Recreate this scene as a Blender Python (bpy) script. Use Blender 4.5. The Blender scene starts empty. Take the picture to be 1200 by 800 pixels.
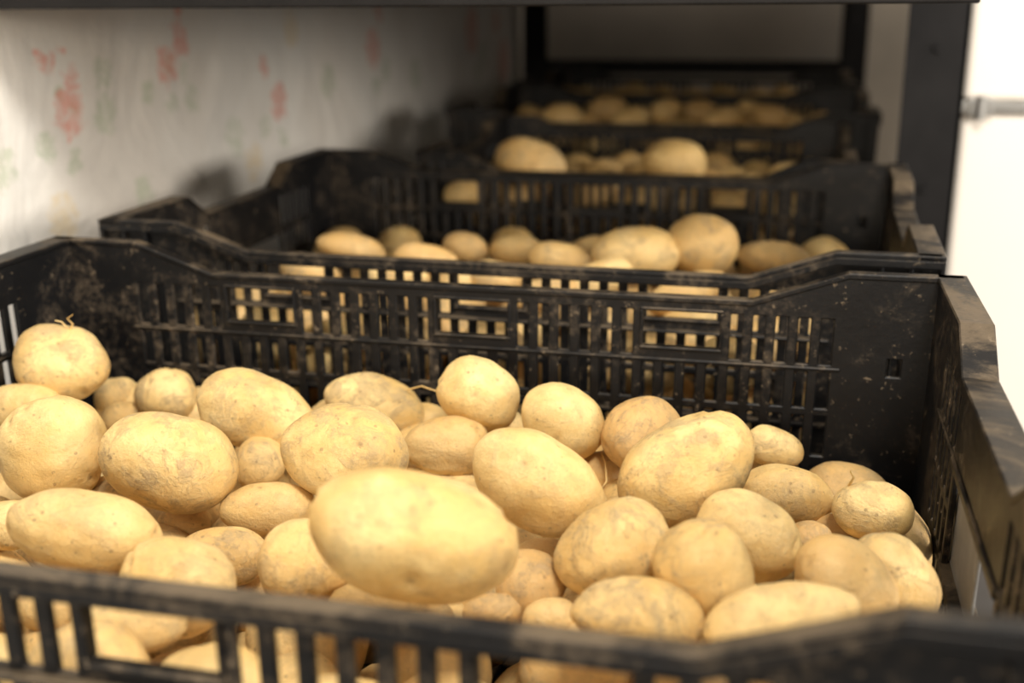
import bpy, bmesh, math, random
import numpy as np
from mathutils import Vector, Matrix, noise
random.seed(7)
ZO=1.20            # height of the crate rims above the room floor (m)
W,D,H=.6,.4,.2     # crate size
IN=.011            # inset of the end walls under their wide rims
A_,S_,DR=.0646,.055,.0194
scene=bpy.context.scene
scene.view_settings.view_transform='Standard'
scene.view_settings.look='None'
col=bpy.context.collection

# ------------------------------------------------------------ material helpers
def new_mat(name):
    m=bpy.data.materials.new(name); m.use_nodes=True
    nt=m.node_tree; b=nt.nodes['Principled BSDF']
    return m,nt,b
def N(nt,t,**k):
    n=nt.nodes.new(t)
    for a,v in k.items(): setattr(n,a,v)
    return n
def math_node(nt,op,a,b=None,clamp=False):
    n=N(nt,'ShaderNodeMath',operation=op); n.use_clamp=clamp
    for i,x in enumerate((a,b)):
        if x is None: continue
        if isinstance(x,(int,float)): n.inputs[i].default_value=x
        else: nt.links.new(x,n.inputs[i])
    return n.outputs[0]
def noise_tex(nt,scale,detail=4,rough=.55,vec=None,dist=0):
    n=N(nt,'ShaderNodeTexNoise'); n.inputs['Scale'].default_value=scale
    n.inputs['Detail'].default_value=detail; n.inputs['Roughness'].default_value=rough
    n.inputs['Distortion'].default_value=dist
    if vec is not None: nt.links.new(vec,n.inputs['Vector'])
    return n.outputs['Fac']
def maprange(nt,x,a,b,c=0,d=1,smooth=True):
    n=N(nt,'ShaderNodeMapRange')
    if smooth: n.interpolation_type='SMOOTHSTEP'
    nt.links.new(x,n.inputs[0])
    for i,v in enumerate((a,b,c,d)): n.inputs[i+1].default_value=v
    return n.outputs[0]
def mixc(nt,f,a,b,mode='MIX'):
    n=N(nt,'ShaderNodeMix',data_type='RGBA',blend_type=mode)
    for idx,x in ((0,f),(6,a),(7,b)):
        if isinstance(x,(int,float)): n.inputs[idx].default_value=x
        elif isinstance(x,tuple): n.inputs[idx].default_value=(*x,1)
        else: nt.links.new(x,n.inputs[idx])
    return n.outputs[2]
def bump(nt,h,strength,dist,prev=None):
    n=N(nt,'ShaderNodeBump'); n.inputs['Strength'].default_value=strength; n.inputs['Distance'].default_value=dist
    nt.links.new(h,n.inputs['Height'])
    if prev is not None: nt.links.new(prev,n.inputs['Normal'])
    return n.outputs[0]

# potato skin
def potato_material():
    m,nt,b=new_mat('potato_skin')
    co=N(nt,'ShaderNodeTexCoord').outputs['Object']
    at=N(nt,'ShaderNodeAttribute',attribute_name='tint'); sep=N(nt,'ShaderNodeSeparateColor')
    nt.links.new(at.outputs['Color'],sep.inputs[0])
    tr,tg,tb=sep.outputs
    n1=noise_tex(nt,28,5,.6,co); n2=noise_tex(nt,120,6,.72,co); n3=noise_tex(nt,600,3,.6,co); n4=noise_tex(nt,34,8,.72,co,.9)
    n5=noise_tex(nt,70,8,.75,co,1.2)
    base=mixc(nt,maprange(nt,n1,.35,.68),(.68,.445,.155),(.86,.635,.28))
    base=mixc(nt,math_node(nt,'MULTIPLY',tr,.8),base,(.59,.34,.125))
    # dry earth dusted over the skin in ragged patches
    d=math_node(nt,'ADD',maprange(nt,n4,.485,.57),math_node(nt,'MULTIPLY',maprange(nt,n5,.495,.565),.5))
    d=math_node(nt,'MULTIPLY',d,maprange(nt,n2,.36,.56,.2,1))
    d=math_node(nt,'MULTIPLY',d,math_node(nt,'ADD',math_node(nt,'MULTIPLY',tg,.8),.08),True)
    base=mixc(nt,math_node(nt,'MULTIPLY',d,.66),base,(.35,.255,.14))
    # lenticels / specks
    v=N(nt,'ShaderNodeTexVoronoi'); v.inputs['Scale'].default_value=190; nt.links.new(co,v.inputs['Vector'])
    sp=math_node(nt,'MULTIPLY',maprange(nt,v.outputs['Distance'],.13,.24,1,0),maprange(nt,n2,.49,.59))
    base=mixc(nt,math_node(nt,'MULTIPLY',sp,.6),base,(.25,.16,.07))
    cl=maprange(nt,noise_tex(nt,75,6,.8,co,.4),.64,.68)
    base=mixc(nt,math_node(nt,'MULTIPLY',cl,.65),base,(.19,.13,.075))
    base=mixc(nt,math_node(nt,'MULTIPLY',tb,.85),base,(.18,.11,.05))   # eyes
    base=mixc(nt,math_node(nt,'MULTIPLY',maprange(nt,n3,.5,.72),.15),base,(.36,.25,.12))
    nt.links.new(base,b.inputs['Base Color'])
    nt.links.new(math_node(nt,'ADD',math_node(nt,'MULTIPLY',d,.28),.47),b.inputs['Roughness'])
    b.inputs['Specular IOR Level'].default_value=.38
    b.inputs['Subsurface Weight'].default_value=.04
    b.inputs['Subsurface Radius'].default_value=(.006,.003,.001)
    h=math_node(nt,'ADD',n2,math_node(nt,'MULTIPLY',n3,.4))
    h=math_node(nt,'ADD',h,math_node(nt,'MULTIPLY',d,.5))
    nb=bump(nt,h,.5,.0019)
    nt.links.new(nb,b.inputs['Normal'])
    return m
POTATO=potato_material()

def crate_material():
    m,nt,b=new_mat('dusty_black_plastic')
    co=N(nt,'ShaderNodeTexCoord').outputs['Object']
    ge=N(nt,'ShaderNodeNewGeometry'); sx=N(nt,'ShaderNodeSeparateXYZ'); nt.links.new(ge.outputs['Normal'],sx.inputs[0])
    up=maprange(nt,sx.outputs[2],.35,.95)
    n1=noise_tex(nt,16,8,.75,co,.8); n2=noise_tex(nt,170,5,.7,co); n3=noise_tex(nt,450,3,.6,co)
    dust=math_node(nt,'MULTIPLY',up,maprange(nt,n1,.42,.60,.05,.85))
    film=math_node(nt,'MULTIPLY',maprange(nt,n1,.47,.60),maprange(nt,n2,.41,.60))
    spk=math_node(nt,'MULTIPLY',maprange(nt,n2,.60,.66),maprange(nt,n3,.48,.58))
    c=mixc(nt,math_node(nt,'MULTIPLY',film,.65),(.004,.004,.0045),(.075,.057,.039))
    c=mixc(nt,math_node(nt,'MULTIPLY',spk,.7),c,(.23,.175,.115))
    c=mixc(nt,dust,c,(.13,.095,.058))
    nt.links.new(c,b.inputs['Base Color'])
    nt.links.new(math_node(nt,'ADD',math_node(nt,'MULTIPLY',n1,.5),.24),b.inputs['Roughness'])
    b.inputs['Specular IOR Level'].default_value=.28
    nt.links.new(bump(nt,n2,.3,.0008),b.inputs['Normal'])
    return m
CRATE=crate_material()

def simple(name,c,r=.5,metal=0,nscale=0,var=.15,bmp=0,spec=.5):
    m,nt,b=new_mat(name); b.inputs['Roughness'].default_value=r; b.inputs['Metallic'].default_value=metal
    b.inputs['Specular IOR Level'].default_value=spec
    co=N(nt,'ShaderNodeTexCoord').outputs['Object']
    f=noise_tex(nt,nscale or 8,5,.6,co)
    nt.links.new(mixc(nt,maprange(nt,f,.3,.7),tuple(x*(1-var) for x in c),c),b.inputs['Base Color'])
    if bmp: nt.links.new(bump(nt,f,.3,bmp),b.inputs['Normal'])
    return m
BLACKMETAL=simple('black_painted_steel',(.009,.008,.008),.5,0,30,.4,0,.2)
ENAMEL=simple('cream_enamel',(.86,.79,.70),.35,0,2,.04)
SILVER=simple('brushed_hinge_steel',(.38,.37,.35),.4,1,60,.2)
GREYCARD=simple('grey_card',(.24,.23,.21),.5,0,40,.3)
GREYWALL=simple('dull_plaster',(.52,.46,.38),.9,0,6,.15,.003)
FLOORM=simple('concrete_floor',(.42,.39,.35),.8,0,9,.25,.002)
SHELFM=simple('dark_shelf_board',(.035,.03,.027),.55,0,14,.4)

# ------------------------------------------------------------ mesh helpers
def obj_from_bm(name,bm,mats,smooth=False,parent=None):
    me=bpy.data.meshes.new(name); bm.to_mesh(me); bm.free()
    for m in mats: me.materials.append(m)
    if smooth:
        for p in me.polygons: p.use_smooth=True
    o=bpy.data.objects.new(name,me); col.objects.link(o)
    if parent: o.parent=parent
    return o
def add_box(bm,x0,x1,y0,y1,z0,z1,mi=0,bev=0):
    r=bmesh.ops.create_cube(bm,size=1)
    vs=r['verts']
    for v in vs:
        v.co=Vector((x0+(v.co.x+.5)*(x1-x0),y0+(v.co.y+.5)*(y1-y0),z0+(v.co.z+.5)*(z1-z0)))
    fs={f for v in vs for f in v.link_faces}
    for f in fs: f.material_index=mi
    if bev:
        es=list({e for f in fs for e in f.edges})
        bmesh.ops.bevel(bm,geom=es,offset=bev,segments=3,affect='EDGES',profile=.5)
def box_obj(name,x0,x1,y0,y1,z0,z1,mat,bev=0,parent=None):
    bm=bmesh.new(); add_box(bm,x0,x1,y0,y1,z0,z1,0,bev)
    return obj_from_bm(name,bm,[mat],False,parent)

# ------------------------------------------------------------ vegetable crate
SL,PT=.0072,.0135
ROWS=[-.027,-.050,-.056,-.061,-.084,-.089,-.115,-.122,-.165]
TAPER=.07
def build_crate(name,loc,rot,sx=1,sy=1,ahs=.10,card=False):
    bm=bmesh.new()
    def prof(u,L,a,s):
        u=min(u,L-u)
        if u<=a: return 0.
        if u>=a+s: return -DR
        return -DR*(u-a)/s
    def wall(L,a,s,nslots,u0,tf,windows,handle,extra=()):
        us={0,L,a,a+s,L-a-s,L-a}
        for k in range(nslots): us|={u0+PT*k,u0+PT*k+SL}
        for (x0,x1,z0,z1) in extra: us|={x0,x1}
        us=sorted(us); uu=[us[0]]
        for x in us[1:]:
            if x-uu[-1]>5e-4: uu.append(x)
        ws=[0]+ROWS+[-H]
        def hole(um,j):
            wt,wb=ws[j],ws[j+1]; wm=(wt+wb)/2
            for (x0,x1,z0,z1) in extra:
                if x0<um<x1 and z0<wm<z1: return True
            k=int(math.floor((um-u0)/PT)); ins=0<=k<nslots and (um-u0-PT*k)<SL
            if k<0 or k>=nslots: return False
            for (ka,kb) in windows:
                ina=u0+PT*ka<um<u0+PT*kb+SL
                if ina:
                    if j==1: return True
                    if j==2: return False
            if handle:
                ka,kb=handle
                if u0+PT*ka<um<u0+PT*kb+SL:
                    if j in (4,5,6): return True
                    if j in (1,2,3): return False
            if not ins: return False
            if handle and j in(1,2) : return True
            return j in (1,2,4,6,8)
        vs={}
        t=.0032
        def V(i,j,side):
            key=(i,j,side)
            if key not in vs:
                u=uu[i]; w=prof(u,L,a,s) if j==0 else ws[j]
                vs[key]=bm.verts.new(tf(u,w,-t if side else 0))
            return vs[key]
        nI,nJ=len(uu)-1,len(ws)-1
        solid=[[not hole((uu[i]+uu[i+1])/2,j) for j in range(nJ)] for i in range(nI)]
        for i in range(nI):
            for j in range(nJ):
                if not solid[i][j]: continue
                bm.faces.new((V(i,j,0),V(i+1,j,0),V(i+1,j+1,0),V(i,j+1,0)))
                bm.faces.new((V(i,j+1,1),V(i+1,j+1,1),V(i+1,j,1),V(i,j,1)))
                def ns(a_,b_): return a_<0 or b_<0 or a_>=nI or b_>=nJ or not solid[a_][b_]
                if ns(i-1,j): bm.faces.new((V(i,j,0),V(i,j+1,0),V(i,j+1,1),V(i,j,1)))
                if ns(i+1,j): bm.faces.new((V(i+1,j+1,0),V(i+1,j,0),V(i+1,j,1),V(i+1,j+1,1)))
                if ns(i,j-1): bm.faces.new((V(i+1,j,0),V(i,j,0),V(i,j,1),V(i+1,j,1)))
                if ns(i,j+1): bm.faces.new((V(i,j+1,0),V(i+1,j+1,0),V(i+1,j+1,1),V(i,j+1,1)))
        def sweep(pts,n0,n1,zt,zb):
            ring=[]
            for (u,w) in pts:
                ring.append([bm.verts.new(tf(u,w+z,n)) for n,z in ((n0,zt),(n1,zt),(n1,zb),(n0,zb))])
            for p,q in zip(ring,ring[1:]):
                for k in range(4):
                    bm.faces.new((p[k],p[(k+1)%4],q[(k+1)%4],q[k]))
            bm.faces.new(ring[0][::-1]); bm.faces.new(ring[-1])
        wd=IN+.002 if handle else .0045
        P=[(0,0),(a,0),(a+s,-DR),(L-a-s,-DR),(L-a,0),(L,0)]
        Pl=[(-.0045,0)]+P[1:-1]+[(L+.0045,0)] if handle else P
        sweep(Pl,-.0042,wd,.0018,-.0018)             # top flange
        sweep(Pl,wd-.003,wd,-.0015,-.007 if not handle else -.014)  # skirt of flange
        ua,ub=u0-.006,u0+PT*(nslots-1)+SL+.006
        sweep([(ua,-.0585),(ub,-.0585)],-.0042,.005,.001,-.001)
        sweep([(IN,-.118),(L-IN,-.118)],0,.005,.0015,-.0015)
        sweep([(IN,-H+.004),(L-IN,-H+.004)],-.003,.004,.004,-.004)
        # raised frames round the label windows
        for (ka,kb) in windows:
            x0,x1=u0+PT*ka,u0+PT*kb+SL
            for (ua,ub,za,zb) in ((x0-.002,x1+.002,ROWS[0]+.002,ROWS[0]),(x0-.002,x1+.002,ROWS[1],ROWS[1]-.002),(x0-.002,x0,ROWS[0],ROWS[1]),(x1,x1+.002,ROWS[0],ROWS[1])):
                sweep([(ua,0),(ub,0)],-.0045,.002,za,zb)
        for u in (.018,.036,L-.036,L-.018):
            sweep([(u-.0011,0),(u+.0011,0)],0,.004,-.006,-H+.01)
        if handle:
            ka,kb=handle; x0,x1=u0+PT*ka,u0+PT*kb+SL
            sweep([(x0-.004,0),(x1+.004,0)],-.005,.010,-.0575,-.0625)
            sweep([(x0-.004,0),(x1+.004,0)],-.005,.008,-.1145,-.119)
    ex=[(.562,.570,-.061,-.050)]
    wall(W,A_,S_,35,.063,lambda u,w,n:(u,-n,w),[(5,8),(16,19),(26,29)],None)
    wall(W,A_,S_,35,.063,lambda u,w,n:(u,D+n,w),[(5,8),(16,19),(26,29)],None,ex)
    wall(D,ahs,.03,20,.068,lambda u,w,n:(IN-n,u,w),[],(5,14))
    wall(D,ahs,.03,20,.068,lambda u,w,n:(W-IN+n,u,w),[],(5,14))
    # slatted bottom
    for i in range(15):
        y=.012+i*.0265
        add_box(bm,.010,W-.010,y,y+.016,-H,-H+.004)
    for i in range(6):
        x=.03+i*.106
        add_box(bm,x,x+.01,.004,D-.004,-H-.000,-H+.006)
    if card:   # grey card slotted in the grip of the right end
        add_box(bm,W-IN+.001,W-IN+.003,.200,.287,-.117,-.076,1)
    for v in bm.verts:
        k=1+TAPER*v.co.z
        v.co.x=W/2+(v.co.x-W/2)*k; v.co.y=D/2+(v.co.y-D/2)*k
        v.co.x*=sx; v.co.y*=sy
    bmesh.ops.recalc_face_normals(bm,faces=bm.faces)
    o=obj_from_bm(name,bm,[CRATE,GREYCARD])
    o.location=(loc[0],loc[1],ZO+loc[2]); o.rotation_euler=(0,0,rot)
    bv=o.modifiers.new('edge','BEVEL'); bv.width=.0007; bv.segments=1; bv.limit_method='ANGLE'; bv.angle_limit=math.radians(50)
    return o
CR=[((0,0,0),0,1,1),((-.0054,.4697,0),-.0213,1,1),((.10,.915,-.005),-.01,.77,.92),((.01,1.33,0),0,1,1),((.0,1.80,.0),0,1,1)]
for i,(l,r,sx,sy) in enumerate(CR): build_crate('vegetable_crate',l,r,sx,sy,.10,i==0)

# ------------------------------------------------------------ potatoes
AL="0123456789ABCDEFGHIJKLMNOPQRSTUVWXYZabcdefghijklmnopqrstuvwxyz"
def decode(s):   # packed world millimetres: x, y, z, half length, half width
    r=[]
    for i in range(0,len(s),7):
        q=[AL.index(c) for c in s[i:i+7]]
        r.append(((q[0]*62+q[1]-100)/1000,(q[2]*62+q[3]-100)/1000,q[4]*.003-.16,q[5]/1000,q[6]/1000))
    return r
PA=decode("2V6iXSO2J6GQPF3Z4xUUS2Y7VKFD3H7KNLH2p7GHIB4i4uUZO4k6TSYN4w66KFF675LVXP5c7QNXJ6q72UQL6c6eMQH7i6oSPK8S6lRNL7s4wWYM905NXaQ846tHED9f7GMHB9m69NOFAS5xNKF4k3bUZJ3w57KKB4g55HE85X50MPD7U38efQ6M3wPMJ5S4KKLE5f3JQQL8Z4JSRM9W4qRPI9F3xUNJ9y5WKBBAA66HB8AC4IRNHAX4kNOI9l3SUVE8r3WRRF7y4HLGF7k41JD88A41JD97t51IE9723qKRB3d4ANEC5W2rPNC4b3JKFA")
ANG=[0,0,10,0,-10,0,-15,-20,0,-10,-20,-35,0,-35,30,-28,38,0,-20,-12,-12,-12,0,0,0,-14,0,0,0,20,-30,-60,0,0,-30,-50,8,-5,0,0,0,0,-8,0,0,0]
TINT=[.25,.2,.15,.3,.2,.4,.25,.1,.4,.1,.1,.05,.45,.05,.85,.2,.1,.5,.2,.3,.1,.3,.4,.5,.35,.1,.3,.45,.3,.25,.15,.2,.95,.9,.6,.25,.35,.3,.85,.8,.4,.6,.4,.3,.4,.5]
PB=decode("3mBgbVD3WAiZPD4tBQaRD5ACVZLD5sCfYND5yAxYNE6fC0ZSE6vCvYKB7gC7bbM8WCVcWQ9VD1XXF8VAhYXE5ZAqXLA7JB6YVE6oAIYQC4lAVZRC4zHeifS7aIGibR44GQaOH51GdZOH6CGwaWL7HGzYSH8oHjZWL9aJLbSG9xHcVOH89IxZQF62InZRF8SJCZOE45PPiYM4xQrkXL5nPIiWL6TQhkRJ7HRPjRI7xPzhZK95QxhVK4COJdVF8YSEiPE4ePqfOG")
def base_ico(sub):
    bm=bmesh.new(); bmesh.ops.create_icosphere(bm,subdivisions=sub,radius=1)
    co=np.array([v.co[:] for v in bm.verts]); fa=np.array([[v.index for v in f.verts] for f in bm.faces]); bm.free()
    return co,fa
ICO={s:base_ico(s) for s in (3,4,5,6)}
class Pile:
    def __init__(s): s.v=[];s.f=[];s.c=[];s.n=0
    def add(s,pos,a,b,ang,sub=4,tint=.3,dust=None,tilt=0,yaw=None,depth=.94):
        co,fa=ICO[sub]; rs=np.random.RandomState(random.randint(0,10**6))
        p=co.copy()
        x=p[:,0].copy()
        e=.12*rs.uniform(-1,1); p[:,1]*=1+e*x; p[:,2]*=1+e*x
        full=1+.05*(1-x**2)*np.abs(x)*2; p[:,1]*=full; p[:,2]*=full
        p[:,1]+=rs.uniform(-.10,.10)*(x**2-.4)
        r=np.ones(len(p))
        for k in range(16):
            f,am=((1.6,.023) if k<4 else (3.0,.010) if k<9 else (6.5,.003))
            w=rs.normal(size=3)*f; r+=am*np.sin(co@w+rs.uniform(0,6.28))
        p*=r[:,None]
        eye=np.zeros(len(p))
        ne=rs.randint(6,10)
        for k in range(ne):
            d=rs.normal(size=3); d[0]*=1.2; d/=np.linalg.norm(d)
            dd=np.arccos(np.clip(co@d,-1,1))
            tdir=np.cross(d,[1,0,0]); tdir/=np.linalg.norm(tdir)+1e-6
            al=co@tdir; q=np.sqrt(dd**2*.35+np.maximum(dd**2-al**2,0)*2.2)
            am=rs.uniform(.3,.95)
            p*=(1-.055*am*np.exp(-(q/.12)**2)+.018*am*np.exp(-((q-.22)/.09)**2))[:,None]
            eye=np.maximum(eye,np.exp(-(q/.045)**2)*rs.uniform(.3,1))
        eye=np.maximum(eye,np.exp(-((np.arccos(np.clip(co[:,0],-1,1)))/.08)**2))
        p=p*np.array([a,b*depth,b])
        t=math.radians(ang)
        M=Matrix.Rotation(.2379 if yaw is None else yaw,3,'Z')@Matrix.Rotation(math.radians(-14),3,'X')@Matrix.Rotation(-t,3,'Y')@Matrix.Rotation(rs.uniform(-.6,.6)+tilt,3,'X')
        p=p@np.array(M).T+np.array(pos)
        s.v.append(p); s.f.append(fa+s.n); s.n+=len(p)
        du=rs.uniform(.25,1) if dust is None else dust
        s.c.append(np.stack([np.full(len(p),tint),np.full(len(p),du),eye,np.ones(len(p))],1))
    def tube(s,pts,r):
        n0=s.n; vs=[];k=5
        for i,p in enumerate(pts):
            p=np.array(p); d=np.array(pts[min(i+1,len(pts)-1)])-np.array(pts[max(i-1,0)]); d=d/np.linalg.norm(d)
            u=np.cross(d,[.3,.5,.8]);u/=np.linalg.norm(u);w=np.cross(d,u)
            rr=r*(1-.6*i/len(pts))
            for q in range(k): vs.append(p+rr*(u*math.cos(q*6.283/k)+w*math.sin(q*6.283/k)))
        fs=[]
        for i in range(len(pts)-1):
            for q in range(k):
                a,b=n0+i*k+q,n0+i*k+(q+1)%k; c,d=a+k,b+k
                fs+= [[a,b,d],[a,d,c]]
        s.v.append(np.array(vs));s.f.append(np.array(fs));s.n+=len(vs)
        s.c.append(np.tile([.1,.0,0,1.],(len(vs),1)))
    def make(s,name):
        v=np.concatenate(s.v);f=np.concatenate(s.f);c=np.concatenate(s.c)
        me=bpy.data.meshes.new(name)
        me.vertices.add(len(v)); me.vertices.foreach_set('co',v.ravel())
        me.loops.add(len(f)*3); me.loops.foreach_set('vertex_index',f.ravel().astype(np.int32))
        me.polygons.add(len(f)); me.polygons.foreach_set('loop_start',np.arange(0,len(f)*3,3,dtype=np.int32))
        me.polygons.foreach_set('loop_total',np.full(len(f),3,dtype=np.int32))
        me.polygons.foreach_set('use_smooth',np.ones(len(f),dtype=bool))
        at=me.color_attributes.new('tint','FLOAT_COLOR','POINT'); at.data.foreach_set('color',c.ravel())
        me.update(); me.validate(); me.materials.append(POTATO)
        o=bpy.data.objects.new(name,me); col.objects.link(o); o.location=(0,0,ZO)
        return o
def fill(pile,ox,oy,rot,w,d,z,step=.05,sub=3,rmin=.02,rmax=.028):
    ny=max(1,int(d/step)); nx=max(1,int(w/(step*1.15)))
    for j in range(ny):
        for i in range(nx):
            x=(i+.5+(j%2)*.3-.15)*w/nx+random.uniform(-.006,.006); y=(j+.5)*d/ny+random.uniform(-.006,.006)
            X=ox+math.cos(rot)*x-math.sin(rot)*y; Y=oy+math.sin(rot)*x+math.cos(rot)*y
            b=random.uniform(rmin,rmax)
            pile.add((X,Y,z+random.uniform(-.008,.006)),b*random.uniform(1.05,1.35),b,random.uniform(-30,30),sub,random.uniform(.1,.7),None,0,random.uniform(-1,1))
# front crate
p=Pile()
for i,(x,y,z,a,b) in enumerate(PA):
    x=min(x,W-IN-.008-a*.93); y=min(y,D-.004-b*.85)
    p.add((x,y,z),a+.0005,b+.0005,ANG[i],5 if a>.02 else 4,TINT[i],(.45 if i==25 else None))
fill(p,.025,.02,0,.55,.36,-.130,.05,4)
fill(p,.025,.015,0,.55,.37,-.165,.055,3)
for x in np.arange(.05,.56,.05):
    p.add((x+random.uniform(-.005,.005),.034,-.088+random.uniform(-.008,.006)),random.uniform(.024,.028),random.uniform(.02,.023),random.uniform(-25,25),4,random.uniform(.1,.5))
    if x<.5: p.add((x+.02,.37,-.112),.025,.02,random.uniform(-20,20),4,.3)
x,y,z,a,b=PA[0]
p.tube([(x+.008,y,z+b-.001),(x+.012,y-.002,z+b+.004),(x+.010,y-.004,z+b+.008),(x+.015,y-.005,z+b+.011)],.0007)
p.tube([(x+.008,y,z+b-.001),(x+.004,y-.002,z+b+.005),(x+.001,y-.004,z+b+.006)],.0006)
x,y,z,a,b=PA[10]
p.tube([(x+.022,y,z+b*.7),(x+.032,y-.002,z+b*.9),(x+.042,y-.004,z+b*.8),(x+.05,y-.004,z+b*.55),(x+.055,y,z+b*.3)],.0006)
x,y,z,a,b=PA[17]
p.tube([(x,y,z+b),(x+.004,y-.012,z+b-.001),(x+.006,y-.02,z+.004),(x+.003,y-.024,z+.0)],.0008)
x,y,z,a,b=PA[20]
p.tube([(x-.012,y,z+b*.8),(x-.010,y-.003,z+b+.003),(x-.012,y-.004,z+b+.007)],.0009)
p.make('potato_pile')
# crates further back
def sub_pile(lst,fills,tb=.3):
    q=Pile()
    for (x,y,z,a,b) in lst:
        q.add((x,y,z),a,b,random.choice((0,12,-15,20,-8)),4,random.uniform(.2,.8)*1.0)
    for f in fills: fill(q,*f)
    q.make('potato_pile')
sub_pile(PB[:16],[(.02,.48,-.0213,.55,.37,-.096,.05,4),(.02,.48,-.0213,.55,.37,-.145,.055,3)])
sub_pile(PB[16:28],[(.125,.935,-.01,.41,.33,-.070,.05,3),(.125,.935,-.01,.41,.33,-.12,.055,3)])
sub_pile(PB[28:],[(.04,1.345,0,.54,.37,-.06,.05,3),(.04,1.345,0,.54,.37,-.11,.055,3)])
sub_pile([],[(.03,1.815,0,.54,.37,-.055,.05,3),(.03,1.815,0,.54,.37,-.10,.055,3)])

# ------------------------------------------------------------ shelving rack
rack=bpy.data.objects.new('shelving_rack',None); col.objects.link(rack)
SX0,SX1=-.10,.665
box_obj('lower_shelf',SX0,SX1,-.12,2.36,ZO-H-.034,ZO-H-.001,SHELFM,.002,rack)
box_obj('upper_shelf',SX0-.015,.604,.48,2.36,ZO+.1535,ZO+.195,BLACKMETAL,.0015,rack)
def post(name,x0,x1,y0,y1):
    bm=bmesh.new(); t=.004
    add_box(bm,x0,x1,y0,y0+t,.0,ZO+.62)
    add_box(bm,x1-t if x0>.3 else x0,x1 if x0>.3 else x0+t,y0,y1,.0,ZO+.62)
    for k in range(10):
        r=bmesh.ops.create_cone(bm,segments=10,radius1=.005,radius2=.004,depth=.004,cap_ends=True)
        for v in r['verts']:
            v.co=Vector((v.co.x,-v.co.z,v.co.y))+Vector(((x0+x1)/2,y0-.002,.25+k*.15))
    obj_from_bm(name,bm,[BLACKMETAL],False,rack)
post('post_back_left',-.10,-.045,2.30,2.35)
post('post_back_right',.585,.64,2.30,2.35)
post('post_mid_right',.610,.672,1.03,1.09)
post('post_front_right',.634,.672,-.12,-.07)
post('post_front_left',-.10,-.062,-.12,-.07)
box_obj('back_rail',-.10,.64,2.33,2.345,ZO-.02,ZO+.01,BLACKMETAL,0,rack)

# ------------------------------------------------------------ refrigerator
fr=bpy.data.objects.new('refrigerator',None); col.objects.link(fr)
FX0,FX1,FY=.681,1.26,1.10
ZG=ZO+.033
box_obj('body',FX0+.004,FX1-.004,FY+.045,FY+.62,.02,ZO+.62,ENAMEL,.006,fr)
box_obj('lower_door',FX0,FX1,FY,FY+.044,.08,ZG-.006,ENAMEL,.008,fr)
box_obj('upper_door',FX0,FX1,FY,FY+.044,ZG+.006,ZO+.62,ENAMEL,.008,fr)
box_obj('door_gasket',FX0+.006,FX1-.006,FY+.012,FY+.044,ZG-.007,ZG+.007,SILVER,0,fr)
bm=bmesh.new()
add_box(bm,FX0-.012,FX0+.085,FY-.008,FY+.004,ZG-.006,ZG+.007,0,.002)
add_box(bm,FX0+.005,FX0+.032,FY-.011,FY-.006,ZG-.009,ZG+.010,0,.002)
r=bmesh.ops.create_cone(bm,segments=16,radius1=.006,radius2=.006,depth=.026,cap_ends=True)
for v in r['verts']: v.co+=Vector((FX0+.018,FY-.010,ZG))
obj_from_bm('hinge',bm,[SILVER],False,fr)
for i,(x,y) in enumerate(((FX0+.04,FY+.08),(FX1-.04,FY+.08),(FX0+.04,FY+.58),(FX1-.04,FY+.58))):
    box_obj('foot_%d'%(i+1),x-.02,x+.02,y-.02,y+.02,0,.022,BLACKMETAL,.002,fr)

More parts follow.
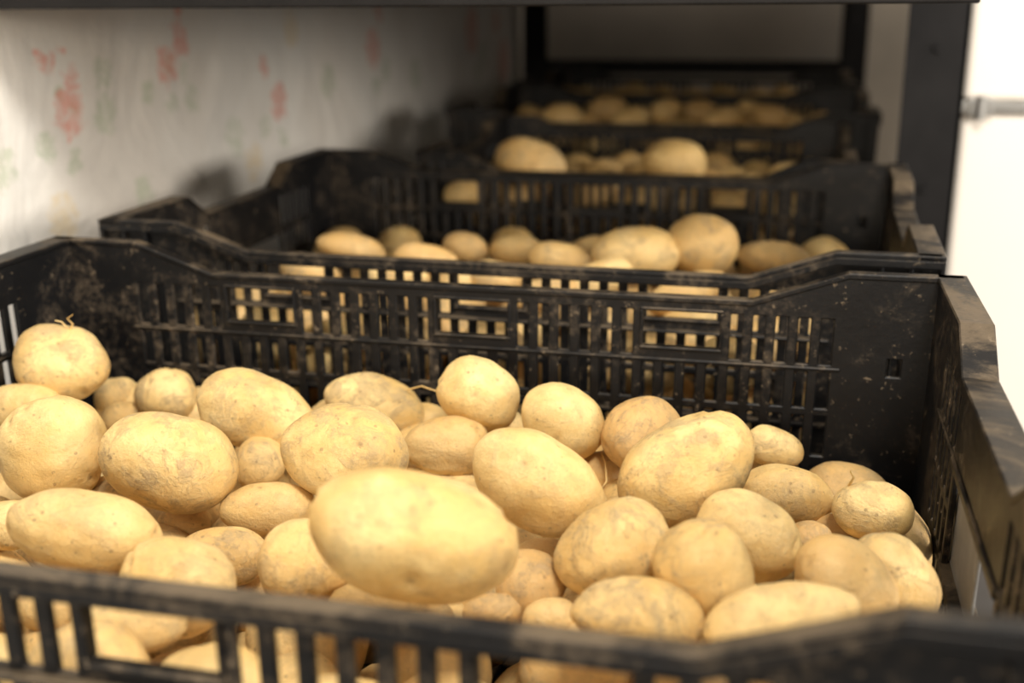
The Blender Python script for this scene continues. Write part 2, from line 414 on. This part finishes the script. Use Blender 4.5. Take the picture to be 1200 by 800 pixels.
# ------------------------------------------------------------ room shell
def wall_mat():
    m,nt,b=new_mat('floral_wallpaper')
    co=N(nt,'ShaderNodeTexCoord').outputs['Object']
    wob=N(nt,'ShaderNodeTexNoise'); wob.inputs['Scale'].default_value=80; wob.inputs['Detail'].default_value=3
    nt.links.new(co,wob.inputs['Vector'])
    sub=N(nt,'ShaderNodeVectorMath',operation='SUBTRACT'); nt.links.new(wob.outputs['Color'],sub.inputs[0]); sub.inputs[1].default_value=(.5,.5,.5)
    scl=N(nt,'ShaderNodeVectorMath',operation='SCALE'); nt.links.new(sub.outputs[0],scl.inputs[0]); scl.inputs['Scale'].default_value=.034
    ad=N(nt,'ShaderNodeVectorMath',operation='ADD'); nt.links.new(co,ad.inputs[0]); nt.links.new(scl.outputs[0],ad.inputs[1])
    fl=N(nt,'ShaderNodeVectorMath',operation='MULTIPLY'); nt.links.new(ad.outputs[0],fl.inputs[0]); fl.inputs[1].default_value=(0,1,1)
    P=fl.outputs[0]
    s="9tHACeHdDBHzA2HdGqGhFYFfEqGFMMHTVNHZJSGtAkH3AqHfDNH19SFkBcFk8JGaHbI2PaGeZSGP"
    pts=[]
    for i in range(0,len(s),4):
        q=[AL.index(c) for c in s[i:i+4]]
        pts.append(((q[0]*62+q[1])/1000,(q[2]*62+q[3]-1000)/1000))
    kinds=['r','r','r','r','r','y','g','r','r','g','g','g','g','y','g','g','y','g','r']
    rad=[.024,.022,.017,.013,.026,.024,.024,.032,.048,.026,.020,.016,.016,.024,.018,.018,.024,.028,.052]
    L=[(k,y,z,r) for k,(y,z),r in zip(kinds,pts,rad)]
    rr=random.Random(3)
    ex=[]
    for (k,y,z,r) in L:     # sprigs round every bloom
        if k=='r':
            ex.append(('g',y+rr.choice((-1,1))*r*1.7,z-r*rr.uniform(.6,1.3),r*.62))
            ex.append(('r',y+rr.uniform(-1,1)*r*1.6,z+r*rr.uniform(1.4,1.9),r*.5))
            ex.append(('g',y+rr.uniform(-1,1)*r*1.3,z-r*1.8,r*.5))
    L+=ex
    for k in range(26):   # the pattern goes on beyond the crates
        y=rr.uniform(-.9,.5); z=rr.uniform(-.5,.6); L.append((rr.choice('rrggy'),y,z,rr.uniform(.010,.02)))
    for k in range(14):
        L.append((rr.choice('rggy'),rr.uniform(.6,2.3),rr.uniform(.18,.6),rr.uniform(.010,.02)))
    res={}
    for kind in 'rgy':
        acc=None
        for (k,y,z,r) in L:
            if k!=kind: continue
            dn=N(nt,'ShaderNodeVectorMath',operation='DISTANCE'); nt.links.new(P,dn.inputs[0]); dn.inputs[1].default_value=(0,y,z+ZO)
            mk=maprange(nt,dn.outputs['Value'],r*.75,r*1.05,1,0)
            acc=mk if acc is None else math_node(nt,'MAXIMUM',acc,mk)
        res[kind]=acc
    n=noise_tex(nt,120,4,.6,co); wat=maprange(nt,n,.38,.56,.25,1)
    base=mixc(nt,maprange(nt,noise_tex(nt,4,5,.6,co),.3,.7),(.78,.72,.64),(.87,.83,.76))
    base=mixc(nt,math_node(nt,'MULTIPLY',math_node(nt,'MULTIPLY',res['y'],wat),.5),base,(.80,.60,.30))
    base=mixc(nt,math_node(nt,'MULTIPLY',math_node(nt,'MULTIPLY',res['g'],wat),.55),base,(.46,.52,.35))
    base=mixc(nt,math_node(nt,'MULTIPLY',math_node(nt,'MULTIPLY',res['r'],wat),.68),base,(.80,.29,.21))
    nt.links.new(base,b.inputs['Base Color']); b.inputs['Roughness'].default_value=.6
    wr=noise_tex(nt,6,4,.5,co,.8)
    nb=bump(nt,wr,.45,.025)
    nt.links.new(bump(nt,noise_tex(nt,40,4,.6,co,.8),.3,.004,nb),b.inputs['Normal'])
    return m
WALL=wall_mat()
box_obj('wall_left',-.20,-.12,-1.2,2.45,0,ZO+1.2,WALL)
box_obj('wall_back',-.20,2.2,2.45,2.55,0,ZO+1.2,GREYWALL)
box_obj('floor',-.20,2.2,-1.2,2.55,-.06,0,FLOORM)

# ------------------------------------------------------------ light
w=bpy.data.worlds.new('room_light'); scene.world=w; w.use_nodes=True
bg=w.node_tree.nodes['Background']; bg.inputs[0].default_value=(1,.94,.87,1); bg.inputs[1].default_value=.40
def area(name,loc,tgt,size,en,c):
    l=bpy.data.lights.new(name,'AREA'); l.shape='RECTANGLE'; l.size=size[0]; l.size_y=size[1]; l.energy=en; l.color=c
    o=bpy.data.objects.new(name,l); col.objects.link(o); o.location=loc
    o.rotation_euler=(Vector(tgt)-Vector(loc)).to_track_quat('-Z','Y').to_euler()
    return o
area('window_light',(.85,-.45,ZO+1.35),(.3,.3,ZO-.05),(.45,.4),35,(1,.965,.90))
area('side_fill_light',(1.95,.22,ZO+.34),(-.12,1.35,ZO+.05),(1.0,.4),29,(1,.93,.84))  # unseen fill from the right, added to brighten left wall and rear crates
area('rear_fill_light',(.5,-2.3,ZO+.50),(.25,1.3,ZO-.02),(.5,.3),28,(1,.87,.70))  # added warm fill behind the camera, aimed under the shelf at the rear crates

# ------------------------------------------------------------ camera
F=1353.4;pit=.2966;yaw=-.2379;rol=-.01
fw=np.array([math.sin(yaw)*math.cos(pit),math.cos(yaw)*math.cos(pit),-math.sin(pit)])
rt=np.array([math.cos(yaw),-math.sin(yaw),0]);up=np.cross(rt,fw)
c,s=math.cos(rol),math.sin(rol); R=c*rt+s*up; U=-s*rt+c*up
cam=bpy.data.cameras.new('camera'); co=bpy.data.objects.new('camera',cam); col.objects.link(co)
M=Matrix(((R[0],U[0],-fw[0],.4975),(R[1],U[1],-fw[1],-.2964),(R[2],U[2],-fw[2],.1649+ZO),(0,0,0,1)))
co.matrix_world=M
cam.sensor_width=36; cam.lens=F/1200*36; cam.clip_start=.01
cam.dof.use_dof=True; cam.dof.focus_distance=.60; cam.dof.aperture_fstop=5.0
scene.camera=co
